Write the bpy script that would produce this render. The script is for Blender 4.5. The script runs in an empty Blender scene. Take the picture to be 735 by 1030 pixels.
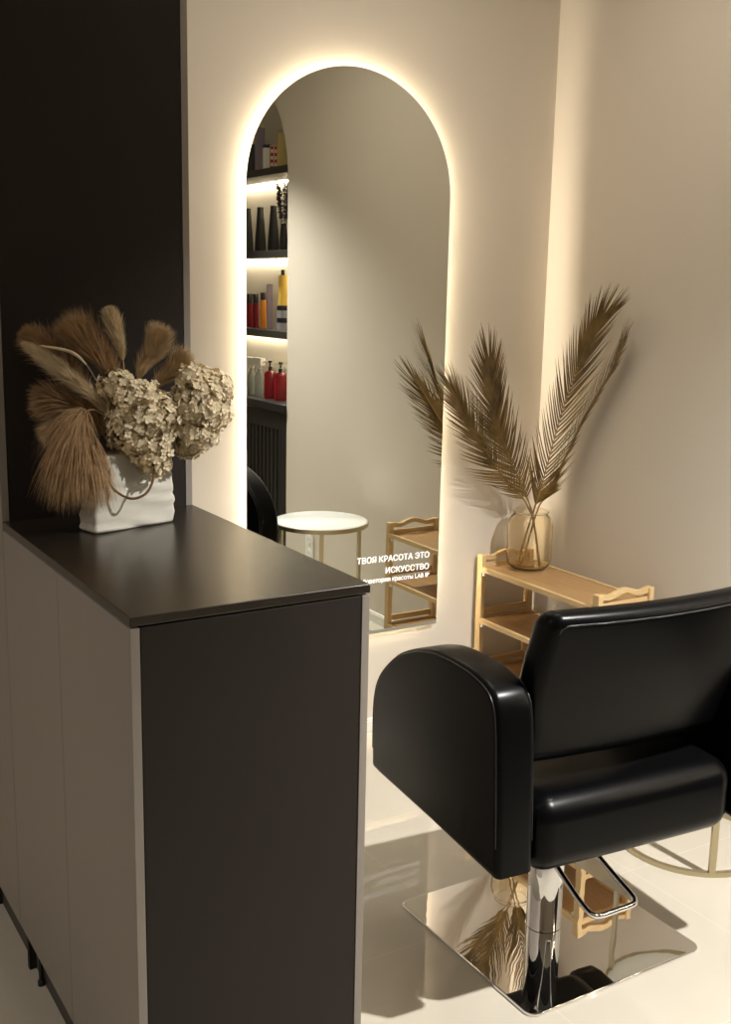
import bpy, bmesh, math, random
from mathutils import Vector, Matrix
V = Vector
PI = math.pi
rnd = random.Random(7)
scene = bpy.context.scene
COL = scene.collection

# ------------------------------------------------------------------ materials
def new_mat(name):
    m = bpy.data.materials.new(name); m.use_nodes = True
    nt = m.node_tree; b = nt.nodes['Principled BSDF']
    return m, nt, b

def pmat(name, col, rough=.5, metal=0., spec=.5, coat=0., noise=None, bump=None, ior=1.5, transmission=0.):
    """col: rgb; noise=(scale, amount, detail, stretch xyz) mottles the base colour; bump=(scale, strength, distance)"""
    m, nt, b = new_mat(name)
    b.inputs['Base Color'].default_value = (*col, 1)
    b.inputs['Roughness'].default_value = rough
    b.inputs['Metallic'].default_value = metal
    b.inputs['Specular IOR Level'].default_value = spec
    b.inputs['Coat Weight'].default_value = coat
    b.inputs['Coat Roughness'].default_value = .05
    b.inputs['IOR'].default_value = ior
    b.inputs['Transmission Weight'].default_value = transmission
    tc = nt.nodes.new('ShaderNodeTexCoord')
    if noise:
        sc, amt, det, st = noise
        mp = nt.nodes.new('ShaderNodeMapping'); mp.inputs['Scale'].default_value = st
        nz = nt.nodes.new('ShaderNodeTexNoise'); nz.inputs['Scale'].default_value = sc; nz.inputs['Detail'].default_value = det
        rp = nt.nodes.new('ShaderNodeValToRGB')
        lo = tuple(max(0, c * (1 - amt)) for c in col); hi = tuple(min(1, c * (1 + amt)) for c in col)
        rp.color_ramp.elements[0].position = .3; rp.color_ramp.elements[0].color = (*lo, 1)
        rp.color_ramp.elements[1].position = .7; rp.color_ramp.elements[1].color = (*hi, 1)
        nt.links.new(tc.outputs['Object'], mp.inputs['Vector']); nt.links.new(mp.outputs['Vector'], nz.inputs['Vector'])
        nt.links.new(nz.outputs['Fac'], rp.inputs['Fac']); nt.links.new(rp.outputs['Color'], b.inputs['Base Color'])
    if bump:
        sc, st, di = bump
        nz = nt.nodes.new('ShaderNodeTexNoise'); nz.inputs['Scale'].default_value = sc; nz.inputs['Detail'].default_value = 3
        bp = nt.nodes.new('ShaderNodeBump'); bp.inputs['Strength'].default_value = st; bp.inputs['Distance'].default_value = di
        nt.links.new(tc.outputs['Object'], nz.inputs['Vector']); nt.links.new(nz.outputs['Fac'], bp.inputs['Height'])
        nt.links.new(bp.outputs['Normal'], b.inputs['Normal'])
    return m

def emat(name, col, strength):
    m, nt, b = new_mat(name)
    b.inputs['Base Color'].default_value = (.8, .8, .8, 1)
    b.inputs['Emission Color'].default_value = (*col, 1)
    b.inputs['Emission Strength'].default_value = strength
    return m

def glass(name, col, rough=.0):
    m, nt, b = new_mat(name)
    nt.nodes.remove(b)
    out = nt.nodes['Material Output']
    g = nt.nodes.new('ShaderNodeBsdfGlass'); g.inputs['Color'].default_value = (*col, 1)
    g.inputs['Roughness'].default_value = rough; g.inputs['IOR'].default_value = 1.3
    nt.links.new(g.outputs[0], out.inputs['Surface'])
    return m

def floor_mat():
    m, nt, b = new_mat('polished porcelain tile')
    N, L = nt.nodes, nt.links
    geo = N.new('ShaderNodeNewGeometry')
    sep = N.new('ShaderNodeSeparateXYZ'); L.new(geo.outputs['Position'], sep.inputs[0])
    def joint(sock, off):
        a = N.new('ShaderNodeMath'); a.operation = 'ADD'; a.inputs[1].default_value = off; L.new(sock, a.inputs[0])
        d = N.new('ShaderNodeMath'); d.operation = 'DIVIDE'; d.inputs[1].default_value = .62; L.new(a.outputs[0], d.inputs[0])
        f = N.new('ShaderNodeMath'); f.operation = 'FRACT'; L.new(d.outputs[0], f.inputs[0])
        s = N.new('ShaderNodeMath'); s.operation = 'SUBTRACT'; s.inputs[1].default_value = .5; L.new(f.outputs[0], s.inputs[0])
        ab = N.new('ShaderNodeMath'); ab.operation = 'ABSOLUTE'; L.new(s.outputs[0], ab.inputs[0])
        g = N.new('ShaderNodeMath'); g.operation = 'GREATER_THAN'; g.inputs[1].default_value = .5 - .0022; L.new(ab.outputs[0], g.inputs[0])
        return g.outputs[0]
    jx = joint(sep.outputs[0], .64 + 6.2); jy = joint(sep.outputs[1], 1.235 + 6.2)
    mx = N.new('ShaderNodeMath'); mx.operation = 'MAXIMUM'; L.new(jx, mx.inputs[0]); L.new(jy, mx.inputs[1])
    nz = N.new('ShaderNodeTexNoise'); nz.inputs['Scale'].default_value = 2.2; nz.inputs['Detail'].default_value = 6
    L.new(geo.outputs['Position'], nz.inputs['Vector'])
    rp = N.new('ShaderNodeValToRGB')
    rp.color_ramp.elements[0].position = .3; rp.color_ramp.elements[0].color = (.56, .515, .43, 1)
    rp.color_ramp.elements[1].position = .75; rp.color_ramp.elements[1].color = (.62, .575, .49, 1)
    L.new(nz.outputs['Fac'], rp.inputs['Fac'])
    mix = N.new('ShaderNodeMix'); mix.data_type = 'RGBA'
    L.new(mx.outputs[0], mix.inputs['Factor']); L.new(rp.outputs['Color'], mix.inputs['A']); mix.inputs['B'].default_value = (.66, .62, .53, 1)
    L.new(mix.outputs['Result'], b.inputs['Base Color'])
    b.inputs['Roughness'].default_value = .04
    b.inputs['IOR'].default_value = 1.75
    return m

def wood_mat(name, dark, light, scale=(3, 40, 40), rough=.4):
    m, nt, b = new_mat(name); N, L = nt.nodes, nt.links
    tc = N.new('ShaderNodeTexCoord'); mp = N.new('ShaderNodeMapping'); mp.inputs['Scale'].default_value = scale
    nz = N.new('ShaderNodeTexNoise'); nz.inputs['Scale'].default_value = 2.5; nz.inputs['Detail'].default_value = 5; nz.inputs['Roughness'].default_value = .65
    rp = N.new('ShaderNodeValToRGB')
    rp.color_ramp.elements[0].position = .32; rp.color_ramp.elements[0].color = (*dark, 1)
    rp.color_ramp.elements[1].position = .68; rp.color_ramp.elements[1].color = (*light, 1)
    L.new(tc.outputs['Object'], mp.inputs[0]); L.new(mp.outputs[0], nz.inputs['Vector']); L.new(nz.outputs['Fac'], rp.inputs['Fac'])
    L.new(rp.outputs['Color'], b.inputs['Base Color']); b.inputs['Roughness'].default_value = rough
    return m

def dots_mat(name):
    m, nt, b = new_mat(name); N, L = nt.nodes, nt.links
    tc = N.new('ShaderNodeTexCoord'); ck = N.new('ShaderNodeTexChecker'); ck.inputs['Scale'].default_value = 55
    ck.inputs['Color1'].default_value = (.45, .03, .03, 1); ck.inputs['Color2'].default_value = (.75, .68, .5, 1)
    L.new(tc.outputs['Object'], ck.inputs['Vector']); L.new(ck.outputs['Color'], b.inputs['Base Color'])
    return m

WARM = (1., .87, .67)
M = dict(
    wall=pmat('warm beige wall paint', (.70, .638, .55), .85, spec=.2, noise=(1.2, .02, 3, (1, 1, 1)), bump=(220, .05, .001)),
    ceiling=pmat('white ceiling paint', (.75, .72, .66), .9, spec=.2),
    floor=floor_mat(),
    base=pmat('white skirting', (.82, .8, .75), .45),
    leather=pmat('black leatherette', (.0020, .0020, .0024), .28, spec=.13, bump=(420, .06, .0004)),
    thread=pmat('black piping', (.012, .012, .013), .4),
    chrome=pmat('chrome', (.86, .86, .87), .03, 1.0),
    plate=pmat('polished chrome plate', (.84, .83, .82), .012, 1.0, bump=(4.5, .05, .012)),
    mirror=pmat('mirror silvering', (.80, .81, .745), .0, 1.0),
    trim=pmat('grey-green edge strip', (.30, .30, .25), .5),
    backing=pmat('mirror backing', (.7, .68, .62), .6),
    led=emat('led strip', WARM, 95),
    shelfled=emat('shelf led strip', (1., .87, .66), 45),
    white=emat('backlit etched lettering', (1., .97, .90), .75),
    dark=pmat('dark brown laminate', (.025, .0195, .0165), .62, spec=.22, noise=(3, .06, 2, (1, 1, 1))),
    top=pmat('dark brown worktop laminate', (.019, .0145, .010), .27, spec=.95, noise=(3, .06, 2, (1, 1, 1))),
    taupe=pmat('taupe laminate', (.30, .268, .236), .5, spec=.3),
    kick=pmat('dark plinth', (.06, .053, .045), .6),
    bamboo=wood_mat('light bamboo', (.60, .41, .19), (.74, .54, .28), (30, 2.5, 30)),
    bamboo_up=wood_mat('light bamboo upright', (.60, .41, .19), (.74, .54, .28), (30, 30, 2.5)),
    bamboo_x=wood_mat('bamboo crosspiece', (.58, .39, .18), (.72, .52, .27), (2.5, 30, 30)),
    ply=wood_mat('brown bamboo board', (.36, .205, .085), (.47, .29, .13), (30, 2.0, 30), .35),
    clip=pmat('white plastic clip', (.85, .84, .8), .4),
    amber=glass('amber tinted glass', (1.0, .975, .915)),
    frond=pmat('dried palm frond', (.20, .125, .036), .42, spec=.5, noise=(14, .45, 4, (1, 1, 1))),
    rachis=pmat('dried palm rib', (.33, .21, .07), .5, noise=(30, .3, 3, (1, 1, 1))),
    marble=pmat('white marble top', (.88, .90, .88), .15, noise=(4, .05, 6, (1, 3, 1))),
    gold=pmat('champagne metal', (.52, .45, .30), .32, .85),
    ceramic=pmat('white ceramic', (.70, .675, .60), .55, spec=.3, noise=(9, .06, 4, (1, 1, 3)), bump=(30, .15, .004)),
    rope=pmat('brown rope', (.20, .115, .05), .9, bump=(300, .6, .002)),
    pampas_tan=pmat('tan pampas', (.68, .52, .32), .95, spec=.1, noise=(25, .25, 3, (1, 1, 1))),
    pampas_brown=pmat('brown pampas', (.47, .31, .17), .95, spec=.1, noise=(25, .3, 3, (1, 1, 1))),
    pampas_cream=pmat('cream pampas', (.80, .66, .44), .95, spec=.1, noise=(25, .15, 3, (1, 1, 1))),
    stem=pmat('dry stem', (.45, .33, .17), .8),
    petal=pmat('dried hydrangea petal', (.88, .75, .53), .8, spec=.15, noise=(18, .16, 3, (1, 1, 1))),
    shelf=pmat('dark shelf board', (.03, .027, .023), .45),
    black=pmat('black plastic', (.012, .012, .012), .35),
    blackcab=pmat('black cabinet paint', (.010, .0095, .009), .45),
    knob=pmat('steel knob', (.6, .58, .55), .3, 1.),
    red=pmat('red bottle plastic', (.19, .006, .012), .3),
    orange=pmat('orange bottle plastic', (.75, .27, .03), .35),
    purple=pmat('mauve carton', (.25, .19, .24), .6),
    yellow=pmat('yellow bottle plastic', (.80, .52, .09), .4),
    greyjar=pmat('grey jar plastic', (.32, .32, .35), .4),
    cream=pmat('cream plastic', (.88, .86, .78), .5),
    clear=pmat('cloudy bottle plastic', (.42, .43, .39), .25, transmission=.35),
    goldbox=pmat('golden carton', (.60, .45, .16), .5),
    dotted=dots_mat('chequered carton'),
    lavender=pmat('dark dried sprig', (.03, .022, .022), .9),
    socket=pmat('white socket plastic', (.86, .86, .83), .35),
    silverprint=pmat('grey print', (.35, .33, .30), .5),
)

# ------------------------------------------------------------------ mesh helpers
class MB:
    def __init__(s): s.v = []; s.f = []
    def add(s, vs, fs):
        n = len(s.v); s.v += [tuple(p) for p in vs]; s.f += [tuple(i + n for i in f) for f in fs]; return s
    def box(s, a, b):
        x0, y0, z0 = a; x1, y1, z1 = b
        vs = [(x, y, z) for x in (x0, x1) for y in (y0, y1) for z in (z0, z1)]
        return s.add(vs, [(0, 1, 3, 2), (4, 6, 7, 5), (0, 4, 5, 1), (2, 3, 7, 6), (0, 2, 6, 4), (1, 5, 7, 3)])
    def tube(s, pts, rad, n=8, closed=False, caps=True):
        pts = [V(p) for p in pts]; m = len(pts)
        rs = rad if isinstance(rad, (list, tuple)) else [rad] * m
        vs = []; nrm = None
        for i, p in enumerate(pts):
            a = pts[(i - 1) % m] if (closed or i) else p; b = pts[(i + 1) % m] if (closed or i < m - 1) else p
            t = (b - a).normalized()
            if nrm is None:
                nrm = t.orthogonal().normalized()
            nrm = (nrm - t * nrm.dot(t)).normalized(); bn = t.cross(nrm)
            for k in range(n):
                w = 2 * PI * k / n; vs.append(p + (nrm * math.cos(w) + bn * math.sin(w)) * rs[i])
        fs = []
        for i in range(m if closed else m - 1):
            j = (i + 1) % m
            for k in range(n):
                l = (k + 1) % n; fs.append((i * n + k, i * n + l, j * n + l, j * n + k))
        if caps and not closed:
            fs.append(tuple(range(n - 1, -1, -1))); fs.append(tuple((m - 1) * n + k for k in range(n)))
        return s.add(vs, fs)
    def lathe(s, prof, c=(0, 0, 0), n=40):
        """prof: (radius, z); radius 0 ends close to a point"""
        vs = []; rings = []
        for r_, z in prof:
            if r_ <= 1e-6:
                rings.append([len(vs)]); vs.append((c[0], c[1], c[2] + z))
            else:
                rings.append(list(range(len(vs), len(vs) + n)))
                vs += [(c[0] + r_ * math.cos(2 * PI * k / n), c[1] + r_ * math.sin(2 * PI * k / n), c[2] + z) for k in range(n)]
        fs = []
        for A, B in zip(rings, rings[1:]):
            for k in range(n):
                l = (k + 1) % n
                if len(A) == 1 and len(B) == 1: continue
                if len(A) == 1: fs.append((A[0], B[l], B[k]))
                elif len(B) == 1: fs.append((A[k], A[l], B[0]))
                else: fs.append((A[k], A[l], B[l], B[k]))
        return s.add(vs, fs)
    def prism(s, poly, fn0, fn1):
        """poly of 2D points; fn0/fn1 turn one into a 3D point on the two ends"""
        n = len(poly); vs = [fn0(p) for p in poly] + [fn1(p) for p in poly]
        fs = [tuple(range(n - 1, -1, -1)), tuple(range(n, 2 * n))] + [(i, (i + 1) % n, n + (i + 1) % n, n + i) for i in range(n)]
        return s.add(vs, fs)
    def mesh(s, name):
        me = bpy.data.meshes.new(name); me.from_pydata(s.v, [], s.f)
        bm = bmesh.new(); bm.from_mesh(me); bmesh.ops.recalc_face_normals(bm, faces=bm.faces); bm.to_mesh(me); bm.free()
        return me

def link(name, me, mat, parent=None, smooth=None, bevel=0, seg=3):
    o = bpy.data.objects.new(name, me); COL.objects.link(o)
    if mat: me.materials.append(mat)
    if parent:
        o.parent = parent
        o.matrix_parent_inverse = Matrix.Translation(parent.location).inverted()
    if smooth is not None:
        me.polygons.foreach_set('use_smooth', [True] * len(me.polygons))
        me.set_sharp_from_angle(angle=math.radians(smooth))
    if bevel:
        b = o.modifiers.new('edge', 'BEVEL'); b.width = bevel; b.segments = seg; b.limit_method = 'ANGLE'; b.angle_limit = math.radians(40)
        if smooth is None:
            me.polygons.foreach_set('use_smooth', [True] * len(me.polygons)); me.set_sharp_from_angle(angle=math.radians(30))
            b.harden_normals = True
    return o
def part(name, mb, mat, parent, smooth=None, bevel=0, seg=3, label=None):
    o = link(name, mb.mesh(name), mat, parent, smooth, bevel, seg)
    if label: o['label'] = label
    return o
def thing(name, label, cat, loc, group=None):
    o = bpy.data.objects.new(name, None); COL.objects.link(o); o.location = loc; o.empty_display_size = .05
    o['label'] = label; o['category'] = cat
    if group: o['group'] = group
    return o
def tag(o, label, cat, group=None):
    o['label'] = label; o['category'] = cat
    if group: o['group'] = group
    return o
def struct(name, mb, mat, smooth=None, bevel=0, parent=None):
    o = link(name, mb.mesh(name), mat, parent, smooth, bevel); o['kind'] = 'structure'; return o

def axis_ticks(h, r, n=4, step=.05):
    e = [r * math.tan(PI / 4 * k / n) for k in range(n, -1, -1)]
    lo = [-h + r - t for t in e]
    inner = max(1, int(2 * (h - r) / step))
    mid = [-(h - r) + 2 * (h - r) * k / inner for k in range(1, inner)]
    hi = [h - r + t for t in reversed(e)]
    return lo + mid + hi
def rbox(half, r, fn=None, n=4, step=.05):
    """rounded cushion with enough vertices to bend; fn moves each point"""
    T = [axis_ticks(h, r, n, step) for h in half]; mb = MB(); idx = {}
    def vert(i, j, k):
        key = (i, j, k)
        if key not in idx:
            p = V((T[0][i], T[1][j], T[2][k])); q = V([max(-(h - r), min(h - r, c)) for c, h in zip(p, half)])
            d = p - q
            if d.length > 1e-9: p = q + d.normalized() * r
            if fn: p = fn(p)
            idx[key] = len(mb.v); mb.v.append(tuple(p))
        return idx[key]
    L = [len(t) for t in T]
    for ax in range(3):
        a, b = [x for x in range(3) if x != ax]
        for side in (0, L[ax] - 1):
            for i in range(L[a] - 1):
                for j in range(L[b] - 1):
                    f = []
                    for (di, dj) in ((0, 0), (1, 0), (1, 1), (0, 1)):
                        c = [0, 0, 0]; c[ax] = side; c[a] = i + di; c[b] = j + dj; f.append(vert(*c))
                    mb.f.append(tuple(f))
    return mb

def spline(pts, n):
    """Catmull-Rom through pts"""
    P = [V(p) for p in pts]; P = [P[0] * 2 - P[1]] + P + [P[-1] * 2 - P[-2]]
    out = []; m = len(P) - 3
    for i in range(n + 1):
        t = i / n * m; k = min(int(t), m - 1); t -= k
        a, b, c, d = P[k:k + 4]
        out.append(.5 * ((2 * b) + (c - a) * t + (2 * a - 5 * b + 4 * c - d) * t * t + (3 * b - a - 3 * c + d) * t ** 3))
    return out
def arc(cx, cy, r, a0, a1, n):
    return [(cx + r * math.cos(a0 + (a1 - a0) * k / n), cy + r * math.sin(a0 + (a1 - a0) * k / n)) for k in range(n + 1)]

# ------------------------------------------------------------------ the room
WY = .03                       # face of the wall the mirror hangs on
X0, Y0, H = -5.0, -5.6, 3.0
struct('floor', MB().box((X0 - .1, Y0 - .1, -.1), (.1, WY + .1, 0)), M['floor'])
struct('ceiling', MB().box((X0 - .1, Y0 - .1, H), (.6, WY + .1, H + .1)), M['ceiling'])
struct('wall_back', MB().box((X0 - .1, WY, 0), (.1, WY + .1, H)), M['wall'])
struct('wall_left', MB().box((X0 - .1, Y0, 0), (X0, WY, H)), M['wall'])
struct('wall_front', MB().box((X0 - .1, Y0 - .1, 0), (.1, Y0, H)), M['wall'])
# right wall, with an arched niche cut into it
NY1, NW, ND, NZ = -2.21, 1.2, .26, 2.23        # near edge, width, depth, springing height
NY0 = NY1 - NW; NC = (NY0 + NY1) / 2; NR = NW / 2
w = MB()
w.add([(0, NY1, 0), (0, WY, 0), (0, WY, H), (0, NY1, H)], [(0, 1, 2, 3)])
w.add([(0, Y0, 0), (0, NY0, 0), (0, NY0, H), (0, Y0, H)], [(0, 1, 2, 3)])
A = arc(NC, NZ, NR, 0, PI, 40)
for (ya, za), (yb, zb) in zip(A, A[1:]):
    w.add([(0, ya, za), (0, yb, zb), (0, yb, H), (0, ya, H)], [(0, 1, 2, 3)])
    w.add([(0, ya, za), (0, yb, zb), (ND, yb, zb), (ND, ya, za)], [(0, 1, 2, 3)])
    w.add([(ND, ya, NZ), (ND, yb, NZ), (ND, yb, zb), (ND, ya, za)], [(0, 1, 2, 3)])
for y in (NY0, NY1): w.add([(0, y, 0), (ND, y, 0), (ND, y, NZ), (0, y, NZ)], [(0, 1, 2, 3)])
w.add([(ND, NY0, 0), (ND, NY1, 0), (ND, NY1, NZ), (ND, NY0, NZ)], [(0, 1, 2, 3)])
struct('wall_right', w, M['wall'])
bb = MB()
for a, b in ((NY1, WY), (Y0, NY0)):
    bb.box((-.014, a, 0), (0, b, .045)); bb.box((-.010, a, .045), (0, b, .052))
struct('baseboard_right', bb, M['base'])
bb = MB(); bb.box((X0, WY - .014, 0), (-.014, WY, .045)); bb.box((X0, WY - .010, .045), (-.014, WY, .052))
struct('baseboard_back', bb, M['base'])

# ------------------------------------------------------------------ backlit mirror
ML, MR, MBZ, MT = -1.293, -.490, .397, 2.381
def arch(inset, n=64):
    l, r_, b = ML + inset, MR - inset, MBZ + inset
    R = (r_ - l) / 2; c = (l + r_) / 2; zs = MT - (MR - ML) / 2
    return [(l, b), (r_, b)] + arc(c, zs, R, 0, PI, n)
mir = thing('wall_mirror', 'tall arched frameless wall mirror glowing with backlight, white lettering near its bottom', 'mirror', ((ML + MR) / 2, WY, MBZ))
part('glass', MB().prism(arch(0), lambda p: (p[0], 0, p[1]), lambda p: (p[0], .005, p[1])), M['mirror'], mir)
part('backing_frame', MB().prism(arch(.075), lambda p: (p[0], .005, p[1]), lambda p: (p[0], WY - .0005, p[1])), M['backing'], mir)
a = arch(.062); rib = MB(); n = len(a)
rib.add([(x, .020 if z < MBZ + .07 else .012, z) for x, z in a] + [(x, WY - .002, z) for x, z in a], [(i, (i + 1) % n, n + (i + 1) % n, n + i) for i in range(n)])
part('light_strip', rib, M['led'], mir, label='warm glowing light strip behind the mirror edge')
part('bottom_trim', MB().box((ML, -.0012, MBZ), (MR, -.0001, MBZ + .012)), M['trim'], mir, label='grey-green strip along the bottom edge')
def lettering(txt, size, xr, z, tilt, parent):
    cu = bpy.data.curves.new('lettering', 'FONT'); cu.body = txt; cu.size = size; cu.align_x = 'RIGHT'; cu.extrude = .0003; cu.offset = 0
    cu.space_character = 1.0
    tmp = bpy.data.objects.new('lettering', cu); COL.objects.link(tmp)
    bpy.context.view_layer.update()
    me = bpy.data.meshes.new_from_object(tmp.evaluated_get(bpy.context.evaluated_depsgraph_get()))
    COL.objects.unlink(tmp); bpy.data.objects.remove(tmp)
    bm = bmesh.new(); bm.from_mesh(me); g = bmesh.ops.duplicate(bm, geom=bm.verts[:] + bm.edges[:] + bm.faces[:])
    bmesh.ops.translate(bm, verts=[e for e in g['geom'] if isinstance(e, bmesh.types.BMVert)], vec=(size * .03, size * .012, .00005)); bm.to_mesh(me); bm.free()
    me.transform(Matrix.Translation((xr, -.0008, z)) @ Matrix.Rotation(tilt, 4, 'Y') @ Matrix.Rotation(PI / 2, 4, 'X'))
    return me
tl = .022
for txt, size, z in (('ТВОЯ КРАСОТА ЭТО', .0315, .664), ('ИСКУССТВО', .0315, .619), ('лаборатория красоты LAB IP', .0235, .588)):
    link('lettering', lettering(txt, size, -.532, z, tl, mir), M['white'], mir)['label'] = 'white printed lettering on the mirror'

# ------------------------------------------------------------------ reception counter
CX0, CX1, CY0, CY1, CH, T = -2.306, -1.847, -1.701, -.863, 1.1307, .0167
ctr = thing('reception_counter', 'narrow dark-topped counter with taupe side doors and dark end panel, in the foreground', 'counter', ((CX0 + CX1) / 2, (CY0 + CY1) / 2, 0))
part('countertop', MB().box((CX0, CY0, CH - T), (CX1, CY1, CH)), M['top'], ctr, bevel=.0015, label='dark brown countertop')
zt = CH - T - .004
part('end_panel', MB().box((CX0 + .0185, CY0 + .002, .0), (CX1 - .0185, CY0 + .020, zt)), M['dark'], ctr, bevel=.001, label='dark brown end panel')
part('side_panel', MB().box((CX1 - .0168, CY0 + .0005, 0), (CX1 - .0005, CY1, zt)), M['taupe'], ctr, bevel=.001)
SY = -1.285
for ya, yb in ((CY0 + .0005, SY - .0012), (SY + .0012, CY1)):
    part('door', MB().box((CX0 + .0005, ya, .130), (CX0 + .0168, yb, zt)), M['taupe'], ctr, bevel=.001, label='taupe door')
part('plinth', MB().box((CX0 + .035, CY0 + .021, 0), (CX0 + .052, CY1, .128)), M['kick'], ctr)
part('carcass', MB().box((CX0 + .0185, CY0 + .022, .13), (CX1 - .018, CY1, zt - .002)), M['dark'], ctr)
for y in (CY0 + .30, CY1 - .07):
    part('levelling_foot', MB().lathe([(0, 0), (.009, 0), (.009, .012), (.006, .014), (.006, .13), (0, .13)], (CX0 + .027, y, 0), 16), M['black'], ctr, smooth=40)

# ------------------------------------------------------------------ tall cabinet behind the counter
tc = thing('tall_cabinet', 'tall dark brown cabinet with pale taupe side edges, rising behind the flower vase', 'cabinet', ((CX0 + CX1) / 2, CY1 + .15, 0))
TZ = 2.72
part('front_panel', MB().box((CX0 + .0185, CY1 + .0025, 0), (CX1 - .0185, CY1 + .02, TZ)), M['dark'], tc, label='dark brown front panel')
for xa, xb in ((CX0, CX0 + .0168), (CX1 - .0168, CX1)):
    part('side_panel', MB().box((xa, CY1 + .001, .13 if xa == CX0 else 0), (xb, CY1 + .36, TZ)), M['taupe'], tc, bevel=.001, label='pale taupe side panel')
part('back_panel', MB().box((CX0 + .0185, CY1 + .34, 0), (CX1 - .0185, CY1 + .36, TZ)), M['dark'], tc)
part('plinth', MB().box((CX0 + .035, CY1 + .021, 0), (CX0 + .052, CY1 + .339, .128)), M['kick'], tc)
part('top_panel', MB().box((CX0 + .0185, CY1 + .021, TZ - .018), (CX1 - .0185, CY1 + .339, TZ)), M['dark'], tc)

# ------------------------------------------------------------------ salon chair
CX, CYC = -1.055, -1.335
ch = thing('salon_chair', 'black padded hydraulic salon chair on a square chrome base, back turned', 'chair', (CX, CYC, 0))
def plate(half, r, z0, z1):
    P = []
    for sx, sy, a in ((1, 1, 0), (-1, 1, PI / 2), (-1, -1, PI), (1, -1, 3 * PI / 2)):
        P += arc(CX + .004 + sx * (half - r), CYC - .006 + sy * (half - r), r, a, a + PI / 2, 8)[:]
    return MB().prism(P, lambda p: (*p, z0), lambda p: (*p, z1))
part('base_plate', plate(.284, .03, 0.0, .009), M['plate'], ch, bevel=.003, label='square polished chrome base plate')
part('column', MB().lathe([(.0475, .0102), (.0465, .0115), (.0465, .235), (.044, .24), (.033, .242), (.033, .3405), (0, .3405)], (CX, CYC, 0), 48), M['chrome'], ch, smooth=35, label='chrome hydraulic column')
part('seat_bracket', MB().box((CX - .12, CYC - .12, .340), (CX + .12, CYC + .12, .3645)), M['black'], ch, bevel=.004)
# pump lever: a chrome loop rising to the column
lv = [(-1.115, -1.38, .300), (-1.128, -1.44, .262), (-1.138, -1.53, .222), (-1.142, -1.585, .203), (-1.136, -1.603, .198), (-1.118, -1.610, .196),
      (-1.07, -1.611, .196), (-1.02, -1.611, .196), (-1.004, -1.604, .198), (-.997, -1.586, .203), (-.996, -1.53, .222), (-1.0, -1.44, .262), (-1.008, -1.38, .300)]
part('pump_lever', MB().tube(spline(lv, 60), .0075, 12), M['chrome'], ch, smooth=60, label='chrome pump lever loop')
part('lever_pivot', MB().tube([(-1.13, -1.375, .302), (-.993, -1.375, .302)], .011, 12).box((-1.08, -1.378, .29), (-1.03, -1.335, .315)), M['chrome'], ch, smooth=40)
# upholstery is laid out in the chair's own frame: n across (0 = outer left face), s forward, z up; the seat is swivelled a little
SW = math.radians(4.5); SO = V((-1.463, -1.63, 0)); SN = V((math.cos(SW), -math.sin(SW), 0)); SS = V((math.sin(SW), math.cos(SW), 0))
HWID = .40
def swivel(mb):
    mb.v = [tuple(SO + SN * p[0] + SS * p[1] + V((0, 0, p[2]))) for p in mb.v]; return mb
prof = spline([(0, 0, .392), (0, .004, .50), (0, .012, .62), (0, .022, .73), (0, .036, .785), (0, .067, .816), (0, .129, .832), (0, .192, .836), (0, .26, .834), (0, .327, .825), (0, .413, .798),
               (0, .499, .754), (0, .575, .683), (0, .606, .61), (0, .610, .512), (0, .607, .424)], 90)
prof = [(p.y, p.z) for p in prof] + [(.598, .412), (.56, .408), (.30, .400), (.012, .386)]
def padded(mb_prof, xa, xb, rr=.017, k=5):
    """the outline swept across the arm's width with rounded rims"""
    cy = sum(p[0] for p in mb_prof) / len(mb_prof); cz = sum(p[1] for p in mb_prof) / len(mb_prof)
    n = len(mb_prof)
    def inset(d):
        out = []
        for i in range(n):
            p0, p1, p2 = V(mb_prof[i - 1]), V(mb_prof[i]), V(mb_prof[(i + 1) % n])
            t = ((p1 - p0).normalized() + (p2 - p1).normalized()).normalized()
            nn = V((t.y, -t.x))
            if nn.dot(V((cy, cz)) - p1) < 0: nn = -nn
            out.append(p1 + nn * d)
        return out
    s = 1 if xb > xa else -1
    rings = [(xa + s * rr * (1 - math.cos(PI / 2 * j / k)), rr * (1 - math.sin(PI / 2 * j / k))) for j in range(k + 1)]
    rings += [(xb - s * rr * (1 - math.cos(PI / 2 * j / k)), rr * (1 - math.sin(PI / 2 * j / k))) for j in range(k, -1, -1)]
    mb = MB(); fs = []
    for x, d in rings: mb.v += [(x, p.x, p.y) for p in inset(d)]
    for i in range(len(rings) - 1):
        for q in range(n): fs.append((i * n + q, i * n + (q + 1) % n, (i + 1) * n + (q + 1) % n, (i + 1) * n + q))
    fs.append(tuple(range(n))); fs.append(tuple((len(rings) - 1) * n + q for q in range(n)))
    mb.f = fs
    return mb, inset
for s in (-1, 1):
    mb, inset = padded(prof, HWID + s * HWID, HWID + s * (HWID - .100))
    arm = part('armrest', swivel(mb), M['leather'], ch, smooth=50)
    for x in (HWID + s * (HWID - .002), HWID + s * (HWID - .098)):
        pts = [(x, p.x, p.y) for p in inset(.0085)][4:88]
        part('piping', swivel(MB().tube(pts, .0017, 6)), M['thread'], arm, smooth=60)
# seat cushion with a fat rolled rear edge
def seat_fn(p):
    q = p.copy()
    q.z += .010 * max(0, (.27 - abs(p.y)) / .27) if p.z > 0 else 0
    q.y += .010 * (1 - (p.x / .29) ** 2) * (-1 if p.y < 0 else 1) * .3
    return V((HWID + q.x, .282 + q.y, .456 + q.z))
seat = part('seat', swivel(rbox((.298, .285, .092), .056, seat_fn, 6)), M['leather'], ch, smooth=60)
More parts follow.
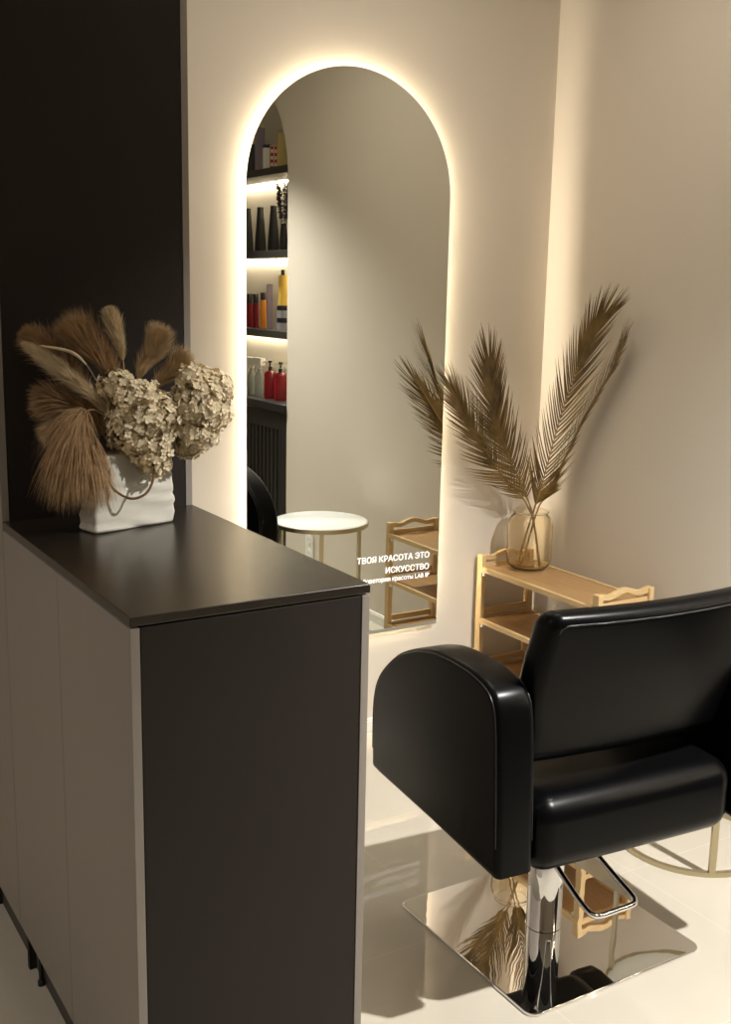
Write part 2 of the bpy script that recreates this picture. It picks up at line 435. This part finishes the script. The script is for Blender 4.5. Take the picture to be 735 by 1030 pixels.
# backrest, leaning back
BH, BT, BW = .194, .040, .322
def back_fn(p):
    z = p.z + .791
    lean = -.26 * (z - .64)
    bow = .020 * (p.x / BW) ** 2                     # hollowed toward the sitter
    k = max(0, min(1, (z - .68) / .08)); wz = (.298 + .018 * k * k * (3 - 2 * k) - .010 * max(0, (z - .86) / .12)) / .322
    puff = (-.006 if p.y < 0 else .010) * (1 - (p.x / BW) ** 2) * (1 - (p.z / BH) ** 2)
    return V((HWID + .016 + p.x * wz, .100 + p.y + lean + bow + puff, z - .004 * (1 - (p.x / BW) ** 2) * (p.z > 0)))
bk = part('backrest', swivel(rbox((BW, BT, BH), .036, back_fn, 6, .03)), M['leather'], ch, smooth=60)
pts = [V((-BW + .026, -BT + .0045, -BH + .06 + (2 * BH - .10) * k / 12)) for k in range(12)] + [V((-BW + .031, -BT + .0018, BH - .034))] + \
      [V((-BW + .045 + (2 * BW - .09) * k / 40, -BT + .0022, BH - .026)) for k in range(41)] + \
      [V((BW - .031, -BT + .0018, BH - .034))] + [V((BW - .026, -BT + .0045, BH - .04 - (2 * BH - .10) * k / 12)) for k in range(12)]
part('piping', swivel(MB().tube([back_fn(p) for p in pts], .0022, 6)), M['thread'], bk, smooth=60)

# ------------------------------------------------------------------ bamboo shoe rack
RX0, RX1, RY0, RY1, RT, SP = -.297, -.035, -.676, .008, .603, .207
rk = thing('bamboo_rack', 'slim three-tier bamboo rack with carved end handles along the right wall', 'rack', ((RX0 + RX1) / 2, (RY0 + RY1) / 2, 0))
PW, PD = .022, .030
for x in (RX0, RX1 - PW):
    for y in (RY0, RY1 - PD):
        part('post', MB().box((x, y, 0), (x + PW, y + PD, RT + .046)), M['bamboo_up'], rk, bevel=.002)
for k in range(3):
    z = RT - SP * k
    b = part('shelf_board', MB().box((RX0 + .012, RY0 + .030, z - .012), (RX1 - .012, RY1 - .030, z - .004)), M['ply'], rk, label='brown shelf board')
    for x in (RX0 - .0005, RX1 - .0135):
        part('shelf_rail', MB().box((x, RY0 + .0005 + PD * (0), z - .020), (x + .014, RY1 - .0005, z)), M['bamboo'], b, bevel=.0015)
    for y in (RY0 + .006, RY1 - .024):
        part('shelf_crosspiece', MB().box((RX0 + PW, y, z - .018), (RX1 - PW, y + .018, z + .002)), M['bamboo_x'], b, bevel=.0015)
    if k:
        for y in (RY0 + .003, RY1 - .019):
            part('end_rail', MB().box((RX0 + PW, y, z + .010), (RX1 - PW, y + .012, z + .034)), M['bamboo_x'], rk, bevel=.0015)
    for y in (RY0 + PD + .004, RY1 - PD - .014):
        part('clip', MB().box((RX0 + .002, y, z - .034), (RX0 + .014, y + .010, z - .0205)), M['clip'], rk, bevel=.001, label='small white plastic clip')
for y in (RY0 + .006, RY1 - .024):
    a, b = RX0 + PW, RX1 - PW; n = 40
    up = lambda t: RT + .046 + .012 * math.exp(-((t - .5) / .17) ** 2) - .006 * math.exp(-((abs(t - .5) - .33) / .1) ** 2)
    lo = lambda t: RT + .026 + .014 * math.exp(-((t - .5) / .17) ** 2) - .004 * math.exp(-((abs(t - .5) - .33) / .1) ** 2)
    poly = [(a + (b - a) * k / n, up(k / n)) for k in range(n + 1)] + [(a + (b - a) * k / n, lo(k / n)) for k in range(n, -1, -1)]
    part('handle', MB().prism(poly, lambda p: (p[0], y, p[1]), lambda p: (p[0], y + .018, p[1])), M['bamboo_x'], rk, bevel=.0015, label='carved wavy end handle')
    part('end_rail', MB().box((a, y + .003, RT + .002), (b, y + .015, RT + .012)), M['bamboo_x'], rk, bevel=.001)

# ------------------------------------------------------------------ glass vase with palm fronds
VX, VY, VZ = -.142, -.115, RT + .0005
out = [(0, 0), (.050, 0), (.070, .006), (.083, .022), (.088, .045), (.088, .165), (.085, .188), (.076, .204), (.068, .210), (.066, .218), (.069, .222)]
inn = [(.066, .2225), (.062, .217), (.064, .208), (.072, .200), (.080, .186), (.084, .164), (.084, .046), (.079, .026), (.067, .012), (.048, .008), (0, .008)]
vs = thing('glass_vase', 'rounded amber-tinted glass vase holding dried palm fronds on the bamboo rack', 'vase', (VX, VY, VZ))
part('body', MB().lathe(out + inn, (VX, VY, VZ), 56), M['amber'], vs, smooth=60)
part('rim', MB().tube([(VX + .0675 * math.cos(t), VY + .0675 * math.sin(t), VZ + .2255) for t in [2 * PI * k / 48 for k in range(48)]], .0028, 8, True), M['amber'], vs, smooth=60)
def frond(label, pts, foot, nrm, wl, ang, n=80, seed=1, start=.06, side=(1, 1), fold=.25, width=.0066, toplen=.85):
    r_ = random.Random(seed)
    t = thing('palm_frond', label, 'palm frond', foot, 'dried palm fronds in the glass vase')
    line = spline([foot] + pts, 70); m = len(line) - 1
    part('stem', MB().tube(line, [.0042 * (1 - .75 * i / m) for i in range(m + 1)], 7), M['rachis'], t, smooth=60)
    nrm = V(nrm).normalized(); mb = MB()
    up0 = next(i for i, p in enumerate(line) if p.z > VZ + .235) / m
    for k in range(n):
        f = up0 + (1 - up0) * (start + (1 - start) * (k + .5) / n) ; u_ = (f - up0) / (1 - up0)
        i = min(int(f * m), m - 1); p = line[i].lerp(line[i + 1], f * m - i); tg = (line[i + 1] - line[max(0, i - 1)]).normalized()
        sd = tg.cross(nrm).normalized(); nn = sd.cross(tg).normalized()
        ln = wl * (min(1, .35 + u_ * 3.0)) * (1 if u_ < .6 else 1 - (1 - toplen) * (u_ - .6) / .4)
        for s_, amt in zip((-1, 1), side):
            if amt <= 0: continue
            L = ln * amt * r_.uniform(.85, 1.08); a_ = math.radians(ang * (1.25 - .75 * u_)) * r_.uniform(.88, 1.12) * (1 if u_ < .88 else 1 - .75 * (u_ - .88) / .12)
            d = tg * math.cos(a_) + sd * s_ * math.sin(a_) + nn * (fold + r_.uniform(-.07, .07)); d.normalize()
            wv = (nn + sd * s_ * .35).cross(d).normalized()
            base = len(mb.v)
            for q in range(5):
                x = q / 4; c = p + d * (L * x) + tg * (.16 * L * x * x) + V((0, 0, -.03 * L * x * x)) - nn * (.10 * L * x * x)
                hw = width * .5 * (1, 1.05, .85, .5, .06)[q]
                mb.v += [tuple(c + wv * hw), tuple(c + nn * hw * .35), tuple(c - wv * hw), tuple(c - nn * hw * .10)]
            for q in range(4):
                b0 = base + q * 4
                for e in range(4): mb.f.append((b0 + e, b0 + (e + 1) % 4, b0 + 4 + (e + 1) % 4, b0 + 4 + e))
    part('leaflets', mb, M['frond'], t, smooth=60)
    return t
VW = (-.64, -.74, .15)
frond('palm frond curving furthest left from the glass vase towards the mirror', [(-.148, -.11, .837), (-.313, -.10, 1.013), (-.418, -.10, 1.153), (-.525, -.11, 1.30)], (-.105, -.14, VZ + .012),
      (-.45, -.85, .25), .165, 33, 62, 1)
frond('broad upright palm frond leaning left over the back wall, second from the mirror', [(-.138, -.11, .836), (-.273, -.13, 1.049), (-.372, -.16, 1.224), (-.425, -.185, 1.395)], (-.120, -.155, VZ + .012),
      (-.55, -.80, .2), .185, 31, 64, 2)
frond('tallest palm frond leaning right in front of the right wall', [(-.131, -.12, .837), (-.123, -.14, .91), (-.119, -.24, 1.233), (-.1, -.33, 1.478), (-.082, -.365, 1.555)], (-.175, -.085, VZ + .012),
      VW, .170, 29, 66, 3, fold=.12, start=.03)
frond('narrow palm frond seen edge-on at the far right of the bunch', [(-.12, -.13, .838), (-.096, -.16, .911), (-.063, -.28, 1.18), (-.045, -.40, 1.379), (-.05, -.455, 1.47)], (-.165, -.10, VZ + .012),
      (-.86, .22, .35), .15, 23, 84, 4, side=(1, .8), fold=.22)

# ------------------------------------------------------------------ round side table
TX, TY, TH, TR = -.34, -1.19, .565, .228
tb = thing('side_table', 'round marble-topped side table with champagne ring base, half hidden behind the chair', 'table', (TX, TY, 0))
part('table_top', MB().lathe([(0, TH - .012), (TR - .006, TH - .012), (TR - .006, TH - .002), (TR - .009, TH), (0, TH)], (TX, TY, 0), 72), M['marble'], tb, smooth=40, label='white marble top')
part('rim', MB().lathe([(TR - .006, TH - .022), (TR, TH - .022), (TR, TH - .003), (TR - .006, TH - .003), (TR - .006, TH - .022)], (TX, TY, 0), 72), M['gold'], tb, smooth=40)
for a in (-122, -2, 118):
    c, s_ = math.cos(math.radians(a)), math.sin(math.radians(a)); rr = TR - .008
    P = [V((TX + rr * c, TY + rr * s_, z)) for z in (.012, TH - .020)]
    d = V((c, s_, 0)) * .007; e = V((-s_, c, 0)) * .010
    part('leg', MB().add([P[0] + d + e, P[0] + d - e, P[0] - d - e, P[0] - d + e, P[1] + d + e, P[1] + d - e, P[1] - d - e, P[1] - d + e],
         [(0, 1, 2, 3), (4, 5, 6, 7), (0, 1, 5, 4), (1, 2, 6, 5), (2, 3, 7, 6), (3, 0, 4, 7)]), M['gold'], tb, bevel=.0015)
part('base_ring', MB().lathe([(TR - .016, 0), (TR, 0), (TR, .014), (TR - .016, .014), (TR - .016, 0)], (TX, TY, 0), 72), M['gold'], tb, smooth=40)

# ------------------------------------------------------------------ ceramic bag vase on the counter
bag = thing('ceramic_vase', 'white ceramic vase shaped like a paper bag with a rope handle, on the counter', 'vase', (-2.078, -.998, CH))
ex, ey = V((.970, .243, 0)), V((-.243, .970, 0)); bo = V((-2.0702, -1.0300, CH))
def bag_fn(p):
    t = (p.z + .084) / .168
    x = p.x * (1 - .03 * t) ; y = p.y * (1 - .20 * max(0, t - .3))
    wav = .0035 * math.sin(p.z * 85 + 1.2 * math.sin(p.x * 22)) + .002 * math.sin(p.z * 150 + p.x * 30)
    if abs(p.y) > .02: y += math.copysign(wav, p.y)
    if abs(p.x) > .09: x += math.copysign(wav * .6, p.x)
    return bo + ex * x + ey * y + V((0, 0, p.z + .084))
bm_ = rbox((.104, .030, .084), .009, bag_fn, 3, .008)
body = part('body', bm_, M['ceramic'], bag, smooth=60)
rope = [(-2.124, -1.068, 1.274), (-2.127, -1.084, 1.238), (-2.109, -1.098, 1.216), (-2.085, -1.112, 1.208), (-2.058, -1.120, 1.221), (-2.039, -1.112, 1.253), (-2.031, -1.085, 1.280)]
part('handle', MB().tube(spline(rope, 40), .0028, 8), M['rope'], bag, smooth=60, label='brown rope handle')

def plume(label, pts, mat, hair, n, seed, spread=32, droop=.0, start=.12, width=.0005, ragged=.45, foot=(-2.075, -1.03, 1.25)):
    r_ = random.Random(seed)
    t = thing('pampas_plume', label, 'dried grass', foot, 'dried pampas plumes in the ceramic vase')
    line = spline([foot] + pts, 50); m = len(line) - 1
    part('stem', MB().tube(line, [.0022 * (1 - .7 * i / m) for i in range(m + 1)], 6), M['stem'], t, smooth=60)
    mb = MB()
    for k in range(int(n * 2.2)):
        f = start + (1 - start) * r_.random() ** .9; i = min(int(f * m), m - 1)
        p = line[i].lerp(line[i + 1], f * m - i); tg = (line[i + 1] - line[i]).normalized()
        o = tg.orthogonal().normalized(); w_ = r_.uniform(0, 2 * PI); sd = o * math.cos(w_) + tg.cross(o) * math.sin(w_)
        u_ = (f - start) / (1 - start)
        L = hair * (.30 + .95 * math.sin(PI * min(1, .12 + u_ * .86))) * r_.uniform(1 - ragged, 1 + ragged)
        a_ = math.radians(spread * r_.uniform(.45, 1.25))
        d = tg * math.cos(a_) + sd * math.sin(a_)
        wv = d.cross(V((r_.uniform(-1, 1), r_.uniform(-1, 1), r_.uniform(-1, 1)))).normalized()
        b0 = len(mb.v); c = p.copy(); seg = 4
        dd = d.copy()
        for q in range(seg + 1):
            hw = width * (1, 1.15, .9, .6, .12)[q]
            mb.v += [tuple(c + wv * hw), tuple(c - wv * hw)]
            dd = (dd + V((r_.uniform(-.12, .12), r_.uniform(-.12, .12), -droop))).normalized()
            c = c + dd * (L / seg)
        for q in range(seg): mb.f.append((b0 + 2 * q, b0 + 2 * q + 1, b0 + 2 * q + 3, b0 + 2 * q + 2))
    part('hairs', mb, mat, t, smooth=180)
    return t
plume('cream pampas plume pointing far left below the thin curved grass ear', [(-2.104, -1.028, 1.377), (-2.187, -1.004, 1.464), (-2.263, -.966, 1.528)], M['pampas_cream'], .032, 2600, 11, 24, .02, .30)
plume('dark brown pampas plume at upper left behind the cream one', [(-2.132, -.987, 1.406), (-2.198, -.949, 1.501), (-2.252, -.943, 1.55)], M['pampas_brown'], .046, 2600, 12, 34, .06, .25)
plume('tan pampas plume with the tip rising at top left of the upright cream one', [(-2.084, -1.0, 1.434), (-2.117, -.985, 1.50), (-2.158, -.975, 1.545)], M['pampas_brown'], .070, 3200, 13, 24, -.05, .28)
plume('cream pampas plume standing upright, highest of the bouquet', [(-2.066, -1.014, 1.465), (-2.073, -1.0, 1.535), (-2.085, -.985, 1.598)], M['pampas_cream'], .034, 2400, 14, 22, -.01, .42)
plume('tan pampas plume leaning right above the hydrangeas', [(-2.039, -1.015, 1.438), (-2.01, -1.02, 1.499), (-1.992, -1.03, 1.545)], M['pampas_tan'], .046, 2600, 15, 26, -.03, .36)
plume('short tan pampas plume between the two big hydrangea heads', [(-2.016, -1.02, 1.41), (-1.975, -1.035, 1.465), (-1.952, -1.05, 1.495)], M['pampas_tan'], .042, 1500, 16, 28, .02, .4)
plume('big drooping brown pampas plume hanging over the left side of the vase', [(-2.10, -1.03, 1.355), (-2.140, -1.035, 1.392), (-2.170, -1.045, 1.385), (-2.182, -1.055, 1.345), (-2.186, -1.06, 1.285)], M['pampas_brown'], .102, 5600, 17, 56, .42, .50, .0006, .55)
plume('brown pampas plume low at the left, behind the drooping one', [(-2.13, -1.0, 1.364), (-2.185, -.975, 1.40), (-2.235, -.955, 1.415)], M['pampas_brown'], .05, 2000, 18, 36, .12, .25)
plume('dark tan pampas plume sticking out left just above the drooping one', [(-2.121, -.99, 1.351), (-2.175, -.98, 1.358), (-2.222, -.965, 1.345)], M['pampas_tan'], .05, 1600, 19, 36, .16, .25)
ear = thing('grass_ear', 'thin curved pale grass ear arching over the cream plume', 'dried grass', (-2.098, -1.047, 1.40))
l_ = spline([(-2.098, -1.037, 1.406), (-2.132, -1.039, 1.449), (-2.155, -1.03, 1.49), (-2.185, -1.017, 1.517), (-2.240, -.992, 1.529)], 40)
part('stem', MB().tube(l_[:24], .0010, 6), M['stem'], ear, smooth=60)
part('seed_head', MB().tube(l_[20:], [.0012 + .0024 * math.sin(PI * (i + 1) / 22) for i in range(len(l_[20:]))], 8), M['pampas_cream'], ear, smooth=60)

def hydrangea(label, blobs, foot, nfl, seed):
    r_ = random.Random(seed)
    t = thing('dried_hydrangea', label, 'dried flower', foot, 'dried hydrangea heads in the ceramic vase')
    part('stem', MB().tube([V(foot), V(foot).lerp(V(blobs[0][0]), .5) + V((0, 0, .01)), V(blobs[0][0])], .0025, 6), M['stem'], t, smooth=60)
    mb = MB()
    tot = sum(b[1] ** 2 for b in blobs)
    for c, R in blobs:
        c = V(c)
        for k in range(int(nfl * R * R / tot)):
            z = 1 - 2 * r_.random(); w_ = r_.uniform(0, 2 * PI); q = math.sqrt(1 - z * z)
            d = V((q * math.cos(w_), q * math.sin(w_), z)); p = c + d * R * r_.uniform(.78, 1.10)
            d = (d + V((r_.uniform(-.5, .5), r_.uniform(-.5, .5), r_.uniform(-.5, .5)))).normalized()
            o = d.orthogonal().normalized(); w0 = r_.uniform(0, PI); sz = r_.uniform(.0068, .0105)
            for e in range(4):
                a_ = w0 + e * PI / 2 + r_.uniform(-.15, .15); rd = o * math.cos(a_) + d.cross(o) * math.sin(a_); td = d.cross(rd)
                b0 = len(mb.v); lift = r_.uniform(.1, .6)
                for (x, y, zz) in ((.08, 0, 0), (.55, .48, .25), (.55, 0, .12), (.55, -.48, .25), (1.05, .30, .55), (1.12, 0, .45), (1.05, -.30, .55)):
                    mb.v.append(tuple(p + rd * (x * sz) + td * (y * sz) + d * (zz * lift * sz)))
                mb.f += [(b0, b0 + 2, b0 + 1), (b0, b0 + 3, b0 + 2), (b0 + 1, b0 + 2, b0 + 5, b0 + 4), (b0 + 2, b0 + 3, b0 + 6, b0 + 5)]
    part('petals', mb, M['petal'], t, smooth=60)
    return t
hydrangea('large cream dried hydrangea head hanging over the front of the ceramic vase', [((-2.045, -1.050, 1.385), .068), ((-2.012, -1.070, 1.375), .055), ((-2.068, -1.06, 1.345), .05), ((-2.086, -1.02, 1.435), .040), ((-2.03, -1.065, 1.315), .052), ((-2.025, -1.078, 1.28), .036)],
          (-2.06, -1.03, 1.27), 1500, 21)
hydrangea('cream dried hydrangea head at the right, partly in front of the lit wall', [((-1.915, -1.085, 1.40), .066), ((-1.895, -1.08, 1.43), .05), ((-1.93, -1.085, 1.345), .05), ((-1.93, -1.08, 1.455), .035), ((-1.945, -1.08, 1.31), .028)],
          (-2.03, -1.03, 1.27), 1150, 22)

# ------------------------------------------------------------------ wall socket
sk = thing('wall_socket', 'white double wall socket low on the right wall, below the side table', 'socket', (0, -1.915, .25))
part('cover_plate', MB().box((-.010, -1.956, .172), (-.0002, -1.874, .328)), M['socket'], sk, bevel=.002)
for z in (.212, .288):
    so = part('outlet', MB().tube([(-.013, -1.915, z), (-.009, -1.915, z)], .024, 28), M['socket'], sk, smooth=40)
    for dy in (-.009, .009): part('hole', MB().tube([(-.0136, -1.915 + dy, z), (-.0125, -1.915 + dy, z)], .0026, 10), M['black'], so)

# ------------------------------------------------------------------ shelves and cabinet in the niche
def shelf(z1, th, label):
    t = thing('niche_shelf', label, 'shelf', (ND / 2, NC, z1 - th), 'lit shelves in the arched niche')
    part('board', MB().box((.004, NY0 + .001, z1 - th), (ND - .001, NY1 - .001, z1)), M['shelf'], t, bevel=.0015)
    part('light_strip', MB().box((ND - .035, NY0 + .01, z1 - th - .006), (ND - .012, NY1 - .01, z1 - th - .0005)), M['shelfled'], t, label='glowing strip under the shelf')
Z1, Z2, Z3, ZC = 2.305, 1.855, 1.408, .998
shelf(Z1, .038, 'topmost dark niche shelf with dark box, patterned boxes and golden carton')
shelf(Z2, .038, 'dark niche shelf holding three black tapered bottles and a dark sprig')
shelf(Z3, .042, 'dark niche shelf holding red, orange and yellow bottles')
cb = thing('niche_cabinet', 'black louvred cabinet filling the bottom of the arched niche', 'cabinet', (ND / 2, NC, 0))
part('cabinet_top', MB().box((-.012, NY0 + .001, ZC - .045), (ND - .001, NY1 - .001, ZC)), M['blackcab'], cb, bevel=.002)
part('body', MB().box((.022, NY0 + .002, 0), (ND - .002, NY1 - .002, ZC - .046)), M['blackcab'], cb)
for ya, yb in ((NY0 + .003, NC - .002), (NC + .002, NY1 - .003)):
    fr = MB(); z0, z1 = .06, ZC - .05
    fr.box((.002, ya, z0), (.021, ya + .07, z1)); fr.box((.002, yb - .07, z0), (.021, yb, z1))
    fr.box((.002, ya + .07, z1 - .10), (.021, yb - .07, z1)); fr.box((.002, ya + .07, z0), (.021, yb - .07, z0 + .10))
    nn = 9
    for k in range(nn):
        y = ya + .07 + (yb - ya - .14) * (k + .12) / nn
        fr.box((.006, y, z0 + .10), (.016, y + (yb - ya - .14) / nn * .72, z1 - .10))
    d = part('door', fr, M['blackcab'], cb, bevel=.001)
    ky = yb - .035 if yb < NC + .1 else ya + .035
    part('knob', MB().lathe([(0, 0), (.006, 0), (.006, .012), (.013, .018), (.011, .026), (0, .028)], (0, 0, 0), 20), M['knob'], d, smooth=50)
    k = d.children[-1]; k.data.transform(Matrix.Translation((.002, ky, .80)) @ Matrix.Rotation(-PI / 2, 4, 'Y'))

IX = .10
def bottle(name, label, cat, y, z, rad, h, mat, capmat=None, caph=0, caprad=None, taper=1., group=None, x=IX, shoulder=.25):
    t = thing(name, label, cat, (x, y, z), group)
    hb = h - caph
    part('body', MB().lathe([(0, 0), (rad, 0), (rad, hb * .03), (rad * (1 - (1 - taper) * .9), hb * .93), (rad * taper, hb), (0, hb)], (x, y, z + .0005), 28), mat, t, smooth=45)
    if caph:
        cr = caprad or rad * .95
        part('cap', MB().lathe([(0, hb), (cr, hb), (cr, h - .003), (cr * .9, h), (0, h)], (x, y, z + .0008), 24), capmat, t, smooth=45, label='black cap' if capmat == M['black'] else None)
    return t
def carton(label, y, z, wx, wy, h, mat, lid=None, name='carton', x=IX, rot=.35):
    t = thing(name, label, 'box', (x, y, z))
    c, s_ = math.cos(rot), math.sin(rot)
    def bx(z0, z1, k=1.):
        P = [(x + (a * c - b * s_) * k, y + (a * s_ + b * c) * k) for a, b in ((-wx, -wy), (wx, -wy), (wx, wy), (-wx, wy))]
        return MB().prism(P, lambda p: (*p, z0), lambda p: (*p, z1))
    part('body', bx(z + .0005, z + h), mat, t, bevel=.001)
    part('lid', bx(z + h + .0002, z + h + (lid[1] if lid else .002), 1.02), lid[0] if lid else mat, t, bevel=.001)
    return t
# top shelf
carton('tall dark box on the topmost niche shelf, next to the pale lidded box', -2.765, Z1, .028, .026, .25, M['purple'], name='dark_box')
carton('tall dark box on the topmost niche shelf, hard against the mirror edge', -2.90, Z1, .026, .024, .17, M['black'], name='dark_box')
carton('pale cream box with dark lid on the topmost niche shelf', -2.668, Z1, .024, .024, .13, M['cream'], (M['black'], .018), name='gift_box')
carton('red and cream chequered box beside the golden carton on the top shelf', -2.585, Z1, .020, .022, .135, M['dotted'], name='gift_box')
carton('golden yellow carton at the right end of the topmost niche shelf', -2.478, Z1, .026, .026, .19, M['goldbox'], name='carton')
# middle shelf
for y, lab in ((-2.925, 'black tapered bottle nearest the mirror edge of the three on the second shelf'), (-2.754, 'black tapered bottle in the middle of the three on the second shelf'),
               (-2.582, 'black tapered bottle next to the dark sprig vase on the second shelf')):
    bottle('tapered_bottle', lab, 'bottle', y, Z2, .036, .255, M['black'], M['black'],   .02, .019, .5, 'tapered black bottles on the second shelf')
pv = thing('sprig_vase', 'slim dark vase at the right end of the second niche shelf', 'vase', (.10, -2.455, Z2))
part('body', MB().lathe([(0, 0), (.022, 0), (.024, .06), (.016, .14), (.018, .15), (.014, .148), (.012, .02), (0, .02)], (.10, -2.455, Z2 + .0005), 24), M['black'], pv, smooth=60)
sp = thing('dried_sprig', 'dark bushy dried sprig standing in the slim dark vase', 'dried flower', (.10, -2.455, Z2 + .03))
mb = MB(); stems = MB(); r_ = random.Random(5)
for k in range(9):
    a_ = r_.uniform(0, 2 * PI); e = V((.10 + .035 * math.cos(a_), -2.455 + .035 * math.sin(a_), Z2 + r_.uniform(.33, .40)))
    b0 = V((.10 + .006 * math.cos(a_), -2.455 + .006 * math.sin(a_), Z2 + .03)); stems.tube([b0, b0.lerp(e, .5) - V((0, 0, 0)), e], .0012, 5)
    for j in range(60):
        p = b0.lerp(e, r_.uniform(.45, 1.)); d = V((r_.uniform(-1, 1), r_.uniform(-1, 1), r_.uniform(-.2, 1))).normalized() * r_.uniform(.012, .024)
        w_ = d.orthogonal().normalized() * .0045
        mb.add([p, p + d * .5 + w_, p + d, p + d * .5 - w_], [(0, 1, 2, 3)])
part('stems', stems, M['lavender'], sp, smooth=60); part('buds', mb, M['lavender'], sp)
# third shelf
for y, lab in ((-2.902, 'red bottle with black cap nearest the mirror edge on the third shelf'), (-2.817, 'red bottle with black cap beside the orange bottle on the third shelf')):
    bottle('styling_bottle', lab, 'bottle', y, Z3, .0185, .200, M['red'], M['black'], .058, .0175, 1., 'capped bottles on the third shelf')
bottle('styling_bottle', 'orange bottle with black cap on the third niche shelf', 'bottle', -2.717, Z3, .020, .208, M['orange'], M['black'], .042, .0165, .9, 'capped bottles on the third shelf')
carton('tall mauve carton between orange bottle and yellow bottle on the third shelf', -2.628, Z3, .017, .016, .258, M['purple'])
for k, lab in ((0, 'grey jar with black lid standing on the shelf under another jar'), (1, 'grey jar with black lid stacked beneath the yellow bottle')):
    bottle('cream_jar', lab, 'jar', -2.462, Z3 + .070 * k, .034, .0695, M['greyjar'], M['black'], .028, .034, 1., 'stacked grey jars on the third shelf')
bottle('styling_bottle', 'yellow bottle with black cap standing on stacked grey jars', 'bottle', -2.460, Z3 + .141, .027, .200, M['yellow'], M['black'], .030, .011, .92, 'capped bottles on the third shelf')
# on the cabinet
def pump(label, y, x, mat, h, rad):
    t = thing('pump_bottle', label, 'bottle', (x, y, ZC), 'red pump bottles on the niche cabinet')
    part('body', MB().lathe([(0, 0), (rad, 0), (rad, h * .88), (rad * .75, h * .96), (rad * .4, h), (0, h)], (x, y, ZC + .0005), 28), mat, t, smooth=45)
    hd = part('pump_head', MB().lathe([(.012, h), (.012, h + .022), (.005, h + .024), (.005, h + .045), (.012, h + .046), (.012, h + .060), (0, h + .062)], (x, y, ZC + .0008), 18), M['black'], t, smooth=40)
    part('spout', MB().tube([(x, y, ZC + h + .054), (x - .02, y - .02, ZC + h + .054), (x - .032, y - .032, ZC + h + .047)], .0048, 8), M['cream'], hd, smooth=60)
pump('red pump bottle second from the niche edge on the black cabinet', -2.621, IX, M['red'], .165, .036)
pump('red pump bottle at the niche edge on the black cabinet', -2.484, IX, M['red'], .165, .036)
pump('red pump bottle behind the other two on the black cabinet', -2.52, IX + .085, M['red'], .165, .036)
def sprayer(label, y, x, h, rad):
    t = thing('spray_bottle', label, 'bottle', (x, y, ZC), 'cloudy spray bottles on the niche cabinet')
    part('body', MB().lathe([(0, 0), (rad, 0), (rad, h * .7), (rad * .45, h * .92), (.013, h), (0, h)], (x, y, ZC + .0005), 28), M['clear'], t, smooth=45)
    hd = MB().lathe([(.015, h), (.015, h + .02), (0, h + .02)], (x, y, ZC + .0008), 18)
    hd.box((x - .018, y - .062, ZC + h + .02), (x + .018, y + .048, ZC + h + .068))
    s_ = part('trigger_head', hd, M['cream'], t, bevel=.006)
    part('trigger', MB().box((x - .006, y - .040, ZC + h - .022), (x + .006, y - .026, ZC + h + .0195)), M['cream'], s_, bevel=.003)
sprayer('cloudy spray bottle with cream trigger next to the red pump bottles', -2.765, IX, .165, .030)
sprayer('cloudy spray bottle with cream trigger nearest the mirror edge on the cabinet', -2.893, IX + .01, .160, .026)

# ------------------------------------------------------------------ light
def spot(name, loc, target, power, angle, blend, radius, col):
    l = bpy.data.lights.new(name, 'SPOT'); l.energy = power; l.spot_size = math.radians(angle); l.spot_blend = blend; l.shadow_soft_size = radius; l.color = col
    o = bpy.data.objects.new(name, l); COL.objects.link(o); o.location = loc
    o.rotation_euler = (V(target) - V(loc)).to_track_quat('-Z', 'Y').to_euler()
    return o
spot('ceiling_spot', (-.42, -2.72, 2.85), (-1.0, -1.4, 0), 600, 82, 1., .035, (1., .97, .92))
spot('bounce_fill', (-1.2, -4.4, 2.9), (-1.4, -4.2, 0), 60, 75, .8, .05, (1., .92, .80))  # added fill behind the camera for floor bounce, no known lamp
spot('left_fill', (-4.3, -1.5, 2.9), (-3.3, -1.4, 0), 90, 90, .9, .06, (1., .93, .84))  # added fill from the left to lift the counter doors, no known fixture
al = bpy.data.lights.new('overhead_fill', 'AREA'); al.shape = 'SQUARE'; al.size = .9; al.energy = 11.5; al.color = (1., .90, .76)  # added soft fill above the chair and mirror, no such panel known
ao = bpy.data.objects.new('overhead_fill', al); COL.objects.link(ao); ao.location = (-.95, -1.0, 2.97)
wd = bpy.data.worlds.new('room'); scene.world = wd; wd.use_nodes = True
wd.node_tree.nodes['Background'].inputs['Color'].default_value = (.02, .02, .02, 1)

# ------------------------------------------------------------------ camera
cam = bpy.data.cameras.new('camera'); co = bpy.data.objects.new('camera', cam); COL.objects.link(co)
R = V((.85468237, -.51877396, .01978953)); U = V((.08611181, .1792544, .98002684)); F = V((.51195977, .83590755, -.19787814))
co.matrix_world = Matrix(((R.x, U.x, -F.x, -2.89223531), (R.y, U.y, -F.y, -3.38443368), (R.z, U.z, -F.z, 1.66514107), (0, 0, 0, 1)))
cam.sensor_fit = 'VERTICAL'; cam.sensor_height = 36; cam.lens = 1123.385 / 1030 * 36; cam.clip_start = .05
scene.camera = co
vs_ = scene.view_settings
vs_.view_transform = 'Standard'; vs_.look = 'None'; vs_.exposure = 0; vs_.gamma = 1; vs_.use_curve_mapping = False
